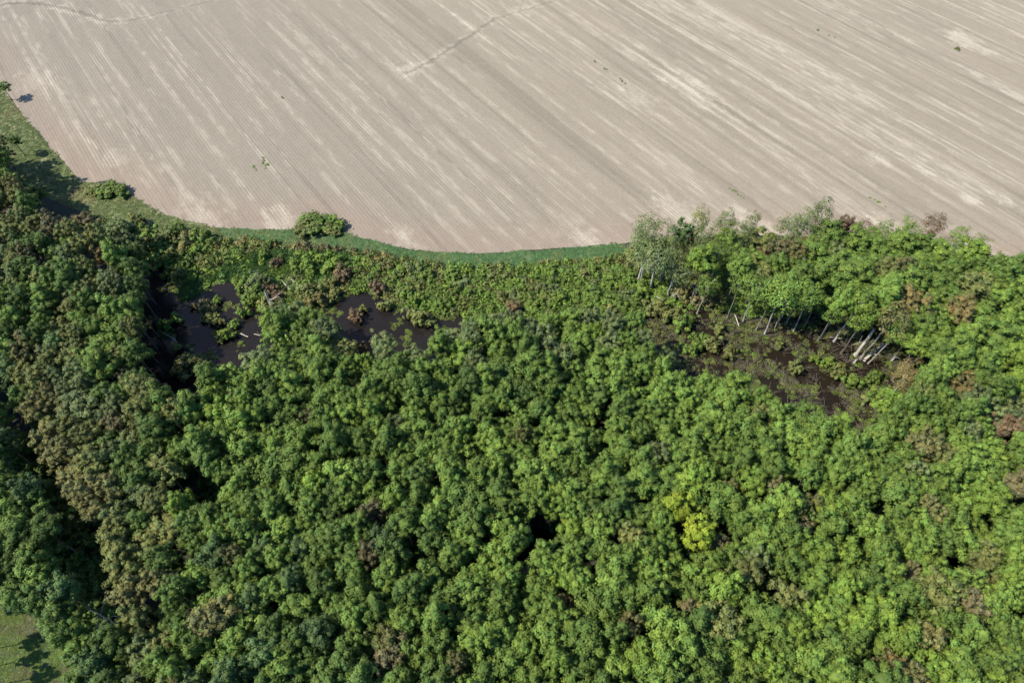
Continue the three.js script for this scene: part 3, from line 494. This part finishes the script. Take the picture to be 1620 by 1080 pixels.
for (const [x, z, s, px, py, which] of shrubSpots.sort((a, b) => b[2] - a[2])) {
  const r = rng(), hue = which === 0 ? (px < 300 && py < 410 ? (r < 0.5 ? 'olive' : r < 0.8 ? 'olive brown' : 'mid green') : r < 0.45 ? 'mid green' : r < 0.7 ? 'fresh green' : r < 0.85 ? 'deep green' : 'olive') : px < 560 && py < 440 ? (r < 0.25 ? 'lime green' : r < 0.75 ? 'fresh green' : 'mid green') : py < 428 - Math.abs(px - 760) * 0.03 ? (r < 0.5 ? 'olive' : r < 0.8 ? 'olive brown' : 'mid green') : r < 0.34 ? 'mid green' : r < 0.72 ? 'fresh green' : r < 0.84 ? 'olive' : r < 0.93 ? 'grey green' : 'deep green';
  const tone = Math.floor(rng() * 2), v = Math.floor(rng() * 5), turn = rng() * 6.28, tall = which ? 0.6 + 0.35 * rng() : 0.8 + 0.3 * rng();
  if (shrubs.length < 290) shrubs.push({ g: shrub(v, hue, tone, x, z, s, tall, turn), hue, tone, px, py, s, x, z, belt: true }); else moreShrubs.push({ x, z, turn, sx: s, sy: s * tall, v, c: HUES[hue] });
}
console.log('shrubs', shrubs.length, 'more', moreShrubs.length);

// ---------------------------------------------------------------- low growth nobody could count
function tuftGeo(seed, n, spread, tall, leaf, bend = 0.3) {
  const r = rngOf(seed), L = new Leaves();
  for (let k = 0; k < n; k++) { const a = r() * 6.28, q = Math.sqrt(r()) * spread, y = tall * (0.15 + 0.85 * r()) * (1 - 0.5 * (q / spread) ** 2), t = 1 + 0.6 * (r() - 0.5); L.card(Math.cos(a) * q, y, Math.sin(a) * q, Math.cos(a) * q / spread * 0.6, 0.8, Math.sin(a) * q / spread * 0.6, leaf, r, [t, t, t], bend); }
  return L.build();
}
const herb = [tuftGeo(1, 30, 0.5, 0.5, 0.12), tuftGeo(2, 34, 0.6, 0.65, 0.13), tuftGeo(3, 26, 0.45, 0.4, 0.11)];
const reed = [4, 5].map((s) => { const r = rngOf(s), L = new Leaves(); for (let k = 0; k < 46; k++) { const a = r() * 6.28, q = Math.sqrt(r()) * 0.5, t = 1 + 0.5 * (r() - 0.5); L.card(Math.cos(a) * q, 0.15 + 0.9 * r(), Math.sin(a) * q, Math.cos(a) * 0.8, 0.5, Math.sin(a) * 0.8, 0.17, r, [t, t, t], 0.2); } return L.build(); });
const turf = [tuftGeo(6, 18, 0.45, 0.14, 0.1, 0.6), tuftGeo(7, 18, 0.45, 0.18, 0.11, 0.6)];
function scatter(box, density, fn) {
  const out = [], [x0, x1, z0, z1] = box, n = Math.round((x1 - x0) * (z1 - z0) * density), r = rngOf(n + 17);
  for (let k = 0; k < n; k++) { const x = lerp(x0, x1, r()), z = lerp(z0, z1, r()), [px, py] = toPx(x, 0, z), t = fn(px, py, x, z, r); if (t) out.push({ x, z, turn: r() * 6.28, ...t }); }
  return out;
}
const tinted = (c, f, d = 0) => [c[0] * f * (1 + d), c[1] * f, c[2] * f * (1 - d)];
const reedGeo = [tuftGeo(8, 30, 0.5, 0.16, 0.075, 0.5), tuftGeo(9, 30, 0.5, 0.16, 0.08, 0.5)];
const split = (geos, items, part, mat = leafWhite) => geos.map((g, k) => [part, g, mat, items.filter((_, i) => i % geos.length === k)]);
// the marsh: herbs and reeds among the shrubs, brighter where the ground is open
const REEDS = [[278, 470], [284, 455], [318, 440], [352, 420], [392, 402], [430, 394], [560, 400], [560, 425], [520, 440], [440, 440], [400, 438], [384, 446], [350, 444], [326, 450], [310, 470], [296, 478]];
const wet = (px, py) => inPoly(POND_A, px, py) || inPoly(POND_B, px, py) || inPoly(SWAMP, px, py);
{
  const items = scatter([-100, 110, -128, -70], 2.6, (px, py, x, z, r) => {
    if (!inPoly(MARSH, px, py) || inPoly(GREEN_STRIP, px, py) || wet(px, py)) return null;
    const n = fbm(x / 4, z / 4, 201, 3), hi = inPoly(REEDS, px, py), edgeDry = py < 392 + (px > 560 ? 28 : 6) && !hi, k = 0.68 + 0.55 * r();
    const c = hi ? (n > 0.6 ? HUES['lime green'] : n > 0.4 ? [0.10, 0.18, 0.04] : HUES['fresh green']) : px > 470 && px < 600 && py < 402 ? HUES['dull brown'] : edgeDry && r() < 0.55 ? (r() < 0.4 ? HUES['golden brown'] : HUES.olive) : n > 0.58 ? HUES['fresh green'] : n > 0.42 ? HUES['mid green'] : HUES.olive;
    return { sx: 0.9 + 0.9 * r(), hi, sy: 0.7 + 0.8 * r(), c: tinted(c, k, (r() - 0.5) * 0.2) };
  });
  const fineReed = scatter([-75, -20, -115, -90], 9, (px, py, x, z, r) => (!inPoly(REEDS, px, py) || inPoly(GREEN_STRIP, px, py) ? null : { sx: 0.8 + 0.5 * r(), sy: 3 + 3 * fbm(x / 3, z / 3, 207, 2), c: tinted(fbm(x / 5, z / 5, 208, 2) > 0.55 ? HUES['fresh green'] : [0.105, 0.19, 0.045], 0.75 + 0.4 * r()) }));
  mass('marsh_herbs', 'low mixed herbs and sedge covering the marsh between field and ponds', 'marsh plants', split([...herb, ...reed], items.filter((t) => !t.hi || hash2(Math.round(t.x * 50), Math.round(t.z * 50), 3) < 0.12), 'foliage').concat(split(reedGeo, fineReed, 'reeds')).concat(KINDS.shrub.map((k, n) => ['shrub_foliage', k.crown, leafWhite, moreShrubs.filter((m) => m.v === n)])));
}
{
  const items = scatter([-175, 40, -190, -88], 3, (px, py, x, z, r) => {
    const s = inPoly(GREEN_STRIP, px, py), m = inPoly(MARGIN, px, py);
    if (!s && !m) return null;
    const n = fbm(x / 5, z / 5, 211, 3);
    const c = s ? (n > (px < 560 ? 0.5 : 0.66) ? [0.115, 0.155, 0.05] : [0.074, 0.140, 0.044]) : n > 0.58 ? [0.14, 0.135, 0.05] : [0.095, 0.125, 0.036];
    return { sx: 0.9 + 0.6 * r(), sy: 0.6 + 0.6 * r(), c: tinted(c, 0.8 + 0.4 * r()) };
  });
  mass('verge_grass', 'short green grass along the edge of the stubble field', 'grass', split(turf, items, 'blades'));
}
{
  const items = scatter([-90, -50, -45, 5], 5, (px, py, x, z, r) => {
    if (!inPoly(CLEARING, px, py)) return null;
    const n = fbm(x / 4, z / 4, 221, 3), c = n > 0.62 ? HUES['olive brown'] : n > 0.45 ? HUES.olive : HUES['fresh green'];
    return { sx: 0.8 + 0.6 * r(), sy: 0.35 + 0.5 * r(), c: tinted(c, 0.42 + 0.35 * r()) };
  });
  mass('clearing_grass', 'rough yellow green grass in the small clearing beyond the shaded lane', 'grass', split(turf, items, 'blades'));
}
// floating and standing leaves in the swamp, with thin dead stalks
const twigGeo = (() => { const r = rngOf(44), parts = []; for (let k = 0; k < 5; k++) { const a = r() * 6.28, l = 0.6 + 1.2 * r(); parts.push(limb([(r() - 0.5) * 0.8, 0, (r() - 0.5) * 0.8], [Math.cos(a) * l, 0.15 + r() * 0.9, Math.sin(a) * l], 0.035, 0.012, 2, 4, 0.08, r)); } return mergeGeometries(parts); })();
{
  const tw = [], items = scatter([15, 80, -100, -50], 4, (px, py, x, z, r) => {
    if (!inPoly(SWAMP, px, py)) return null;
    const n = fbm(x / 5, z / 5, 231, 3), dens = sstep(0.36, 0.60, n) * (px > 1180 ? 1 : 0.7);
    if (r() < 0.07 * (px > 1150 ? 1 : 0.4)) tw.push({ x, z, turn: r() * 6.28, sx: 0.7 + 0.8 * r(), sy: 0.5 + r() });
    if (r() > dens * 0.75) return null;
    const q = r(), c = q < 0.4 ? HUES.olive : q < 0.6 ? [0.10, 0.085, 0.05] : q < 0.8 ? HUES['fresh green'] : [0.12, 0.11, 0.07];
    return { sx: 0.5 + 0.8 * r(), sy: 0.3 + 0.7 * r(), c: tinted(c, 0.5 + 0.55 * r()) };
  });
  const rim = scatter([-75, 10, -105, -60], 5, (px, py, x, z, r) => { if (!inPoly(POND_A, px, py) && !inPoly(POND_B, px, py)) return null; const n = fbm(x / 3, z / 3, 241, 3), near = [[14, 0], [-14, 0], [0, 11], [0, -11]].some(([a, b]) => !inPoly(POND_A, px + a, py + b) && !inPoly(POND_B, px + a, py + b)); return n > (near ? 0.47 : 0.72) ? { sx: 0.4 + 0.6 * r(), sy: 0.3 + 0.6 * r(), c: tinted(r() < 0.6 ? HUES.olive : HUES['fresh green'], 0.5 + 0.5 * r()) } : null; });
  items.push(...rim);
  mass('swamp_plants', 'low water plants and dead stalks standing in the brown swamp and along the pond rims', 'water plants', [...split(herb, items, 'foliage'), ['stalks', twigGeo, barkDark, tw]]);
}
// undergrowth seen through the gaps of the canopy
{
  const items = scatter([-90, 110, -120, -10], 0.25, (px, py, x, z, r) => (py < 480 || wet(px, py) || inPoly(HOLE, px, py) || inPoly(CLEARING, px, py) || inPoly(MARSH, px, py) ? null : { sx: 0.7 + 0.8 * r(), sy: 0.7 + 0.8 * r(), c: tinted(HUES['deep green'], 0.8 + 0.5 * r()) }));
  mass('undergrowth', 'dark low undergrowth on the floor of the wood', 'undergrowth', KINDS.shrub.map((k, n) => ['foliage', k.crown, leafWhite, items.filter((_, i) => i % 5 === n)]));
}
// weeds in the stubble: [px, py, tufts, spread m, label]
for (const [px, py, n, sp, label] of [[403, 266, 5, 1.2, 'small dark green weed patch in the stubble above the round field bush'], [420, 260, 14, 2.2, 'wide sparse patch of green weeds in the stubble above the round field bush'], [960, 112, 5, 1.0, 'short dark streak of weeds along a pale drill row'], [985, 128, 6, 1.0, 'longest dark streak of weeds along a pale drill row'], [944, 99, 3, 0.7, 'faint end of the weed streak nearest the pale gully fork'], [1291, 46, 4, 1.0, 'lone dark weed streak far out in the upper stubble'], [1317, 58, 2, 0.6, 'tiny weed dot beyond the lone dark streak in the stubble'], [448, 156, 3, 0.8, 'pair of dry weeds on a pale straw streak in the stubble'], [1395, 322, 5, 1.6, 'row of green weeds in the stubble near the brown treetops'], [1380, 315, 3, 1.2, 'faint olive weeds at the headland beside the airy treetops'], [1165, 305, 8, 2.4, 'thin yellowish weeds along the headland above the woodland edge']]) {
  const [x, z] = G(px, py), r = rngOf(px), g = base('weed_patch', x, 0, z), L = [];
  for (let k = 0; k < n; k++) { const c = herb[k % 3].clone(), f = (r() - 0.5) * 2 * sp; c.scale(0.6, 0.45, 0.6); c.rotateY(r() * 6); c.translate(RX * f * (py < 200 ? 1.4 : 1) + (r() - 0.5) * 0.6, 0, RZ * f * (py < 200 ? 1.4 : 1) + (r() - 0.5) * (n > 10 ? 2 : 0.6)); L.push(c); }
  meshOf('foliage', mergeGeometries(L), leafMats[px > 1100 && py > 250 ? 'fresh green' : py < 200 ? 'deep green' : 'mid green'][1], g);
  tag(g, label, 'weeds');
}

// ---------------------------------------------------------------- dead wood
function deadTree(name, px, py, h, r, seed, limbs, lean, label, mat = deadWood) {
  const rg = rngOf(seed), [x, z] = G(px, py), g = base(name, x, 0, z), top = [lean[0] * h, h, lean[1] * h];
  meshOf('trunk', mergeGeometries([limb([0, -0.1, 0], top, r, r * 0.6, 5, 8, 0.01, rg), limb([0, -0.1, 0], [top[0] * 0.1, h * 0.1, top[2] * 0.1], r * 1.6, r, 2, 8, 0, rg)]), mat, g);
  for (let k = 0; k < limbs; k++) { const f = 0.45 + 0.55 * rg(), a = rg() * 6.28, l = h * (0.2 + 0.35 * rg()), s = [top[0] * f, h * f, top[2] * f], e = [s[0] + Math.cos(a) * l, s[1] + l * (0.1 + 0.6 * rg()), s[2] + Math.sin(a) * l]; meshOf('branch', mergeGeometries([limb(s, e, r * 0.34, 0.02, 3, 5, 0.07, rg), limb([lerp(s[0], e[0], 0.5), lerp(s[1], e[1], 0.5), lerp(s[2], e[2], 0.5)], [e[0] + (rg() - 0.5) * l, e[1] + 0.4 * l, e[2] + (rg() - 0.5) * l], r * 0.17, 0.012, 2, 4, 0.08, rg)]), mat, g); }
  return tag(g, label, 'dead tree');
}
deadTree('dead_tree', 433, 494, 7, 0.33, 11, 2, [0.02, 0], 'thick bleached dead trunk standing between the two ponds');
deadTree('dead_tree', 283, 548, 3.2, 0.1, 12, 9, [0, 0], 'grey leafless branching shrub standing in the shaded bend of the pond', barkPale);
deadTree('dead_tree', 216, 492, 6, 0.12, 13, 9, [0.05, 0], 'grey bare branches rising on the dark wooded bank of the pond', barkPale);
deadTree('dead_tree', 1354, 562, 8.5, 0.36, 14, 1, [0.02, 0], 'stout bleached snag with a broken top at the swamp edge');
deadTree('dead_tree', 1411, 570, 1.6, 0.32, 15, 1, [0.1, 0], 'short pale broken stump in dark water beyond the stout snag');
deadTree('dead_tree', 1352, 574, 1.2, 0.3, 16, 0, [0, 0], 'tiny white stump in water just before the stout snag');
deadTree('dead_tree', 1097, 480, 5, 0.13, 17, 5, [-0.05, 0], 'split grey dead trunk among brown shrubs where the swamp narrows', barkPale);
deadTree('dead_tree', 1060, 474, 4, 0.12, 18, 4, [0.25, 0.2], 'bent white dead branch leaning over the marsh shrubs');
deadTree('dead_tree', 285, 478, 1.8, 0.06, 19, 8, [0, 0], 'low brown leafless bush on the grassy tip in the pond', barkDark);
deadTree('dead_tree', 192, 992, 9, 0.12, 20, 9, [0, 0], 'grey bare treetop at the end of the shaded lane', barkPale);
function log(a, b, ra, rb, label, seed, twigs = 2, y = 0.18) {
  const rg = rngOf(seed), A = G(...a), B = G(...b), g = base('fallen_log', A[0], 0, A[1]), e = [B[0] - A[0], y * 1.6, B[1] - A[1]];
  meshOf('trunk', limb([0, y, 0], e, ra, rb, 4, 8, 0.015, rg), deadWood, g);
  for (let k = 0; k < twigs; k++) { const f = 0.35 + 0.6 * rg(), s = [e[0] * f, y, e[2] * f]; meshOf('branch', limb(s, [s[0] + (rg() - 0.5) * 2.5, y + 0.3 + rg(), s[2] + (rg() - 0.5) * 2.5], ra * 0.4, 0.015, 3, 5, 0.06, rg), deadWood, g); }
  return tag(g, label, 'fallen log');
}
log([380, 528], [393, 534], 0.16, 0.1, 'small white log floating in the pond below the islets', 31, 1);
log([402, 529], [412, 532], 0.09, 0.05, 'thin pale stick floating in the pond beside the lime crown', 32, 1);
log([446, 446], [462, 464], 0.12, 0.05, 'grey fallen branches lying beside the thick bleached dead trunk', 33, 5, 0.6);
log([456, 440], [474, 456], 0.1, 0.04, 'upper of two grey branch piles beside the rust shrubs', 34, 5, 0.6);
log([500, 452], [520, 466], 0.13, 0.06, 'white fallen branch at the shore of the far pond', 35, 4, 0.4);
log([506, 468], [526, 470], 0.08, 0.04, 'thin white stick reaching into the far pond', 36, 3, 0.3);
log([1424, 638], [1482, 570], 0.26, 0.14, 'long pale fallen trunk propped up past the golden brown tree', 37, 3, 0.9);
log([1436, 626], [1468, 594], 0.2, 0.1, 'second pale fallen trunk lying beside the long propped one', 38, 2, 0.6);
log([1366, 572], [1396, 548], 0.34, 0.24, 'thick weathered fallen log lying among the swamp trunks', 39, 2, 0.5);
log([1162, 500], [1168, 520], 0.14, 0.07, 'short pale log slanting into the swamp by the bare trunks', 40, 2, 0.5);
log([1034, 474], [1050, 482], 0.1, 0.05, 'white crooked branch lying on the marsh shrubs', 41, 3, 1.0);
log([1312, 534], [1345, 538], 0.07, 0.03, 'thin dark branch lying level on the swamp water', 42, 3, 0.2);

// ---------------------------------------------------------------- which one is which
const MARKS = [['the forest pool', 855, 880], ['the yellow crowned trees', 1085, 805], ['the swamp', 1250, 580], ['the islet pond', 330, 520], ['the far pond', 600, 500], ['the shaded lane', 110, 800], ['the big olive brown crown', 338, 985], ['the dark glade', 305, 780], ['the golden swamp tree', 1438, 595], ['the reddish crown', 1592, 678], ['the large brown crown', 622, 1035], ['the field edge trees', 1250, 370], ['the olive yellow tree', 1142, 955], ['the bleached trunk', 433, 480], ['the stubble corner', 140, 300], ['the grassy clearing', 40, 1010], ['the pale bare trunks', 1340, 530]];
const NUM = ['', 'one', 'two', 'three', 'four', 'five', 'six', 'seven', 'eight', 'nine', 'ten'];
function where(px, py) {
  const [d, n, dx, dy] = MARKS.map(([n, x, y]) => [Math.hypot(px - x, (py - y) * 1.2), n, px - x, py - y]).sort((a, b) => a[0] - b[0])[0];
  if (d < 30) return 'at ' + n;
  const ax = Math.min(10, Math.round(Math.abs(dx) / 42)), ay = Math.min(10, Math.round(Math.abs(dy) / 34)), H = dx < 0 ? 'laneward' : 'beyond', V = dy < 0 ? 'above' : 'below';
  if (!ax && !ay) return 'close to ' + n;
  if (!ax) return `${NUM[ay]} crown${ay > 1 ? 's' : ''} ${V} ${n}`;
  if (!ay) return `${NUM[ax]} crown${ax > 1 ? 's' : ''} ${H} of ${n}`.replace('beyond of', 'beyond');
  return `${NUM[ay]} crown${ay > 1 ? 's' : ''} ${V} and ${NUM[ax]} ${H} of ${n}`.replace('beyond of', 'beyond');
}
const DIST = { airy: 'open', tall: 'tall', broad: '', fine: 'fine leaved' }, labels = new Map();
function giveLabel(o, label, category, group) { const l = label.replace(/\s+/g, ' ').trim(); tag(o, l, category); if (!labels.has(l)) labels.set(l, []); labels.get(l).push([o, group]); }
allTrees.forEach((t) => {
  const [px, py] = toPx(t.x, t.h * 0.78, t.z), size = t.wide < 2.2 ? 'slim ' : t.wide > 3.0 ? 'broad ' : '';
  const i = bare.indexOf(t.g);
  const make = (a, b, c) => (i >= 0 ? `${c} bare-stemmed ${t.hue} tree ${where(px, py)}` : `${a} ${c} ${t.hue} ${b} tree ${where(px, py)}`), words = (l) => l.trim().split(/\s+/).length;
  const tone = ['darker', '', 'paler'][t.tone], tries = [make(size, DIST[t.type], ''), make(size, DIST[t.type], tone), make(size, '', tone), make('', '', tone), make('', '', '')].filter((l) => words(l) <= 16);
  giveLabel(t.g, tries.find((l) => !labels.has(l.replace(/\s+/g, ' ').trim())) ?? tries[tries.length - 1] ?? make("", "", ""), 'tree', 'woodland trees');
});
const SM = [['the forest pool', 855, 880], ['the islet pond', 300, 480], ['the far pond', 580, 490], ['the swamp', 1250, 580], ['the stubble corner', 140, 300], ['the bleached trunk', 433, 475], ['the rust shrub', 545, 436], ['the marsh trunks', 1020, 440], ['the round field bush', 503, 350], ['the verge bend', 742, 408], ['the rust thicket', 812, 490], ['the pale wash', 1525, 62], ['the dark water edge', 1060, 520], ['the marsh centre', 720, 450], ['the verge end', 930, 412], ['the reed bed', 420, 425], ['the wooded bank', 232, 420]];
shrubs.forEach((t) => {
  const [d, n, dx, dy] = SM.map(([n, x, y]) => [Math.hypot(t.px - x, (t.py - y) * 1.5), n, t.px - x, t.py - y]).sort((a, b) => a[0] - b[0])[0];
  const ax = Math.min(10, Math.round(Math.abs(dx) / 20)), ay = Math.min(10, Math.round(Math.abs(dy) / 13)), H = dx < 0 ? 'laneward' : 'outward', V = dy < 0 ? 'above' : 'below';
  const dir = !ax && !ay ? 'right beside ' : !ax ? `${NUM[ay]} bush${ay > 1 ? 'es' : ''} ${V} ` : !ay ? `${NUM[ax]} bush${ax > 1 ? 'es' : ''} ${H} of ` : `${NUM[ay]} bush${ay > 1 ? 'es' : ''} ${V} and ${NUM[ax]} ${H} of `;
  const L = (q) => `${q}${t.s < 1 ? 'small ' : t.s > 1.6 ? 'large ' : ''}${t.hue} shrub ${dir}${n}`, tone = ['darker ', 'mid-toned ', 'paler '][t.tone ?? 1];
  giveLabel(t.g, labels.has(L('')) ? L(tone) : L(''), 'shrub', 'marsh and bank shrubs');
});
let twins = 0;
for (const [l, list] of labels) if (list.length > 1) { twins += list.length; for (const [o, group] of list) o.userData.group = group; }
console.log('labels', labels.size, 'things that share one', twins);

renderer.render(scene, camera);
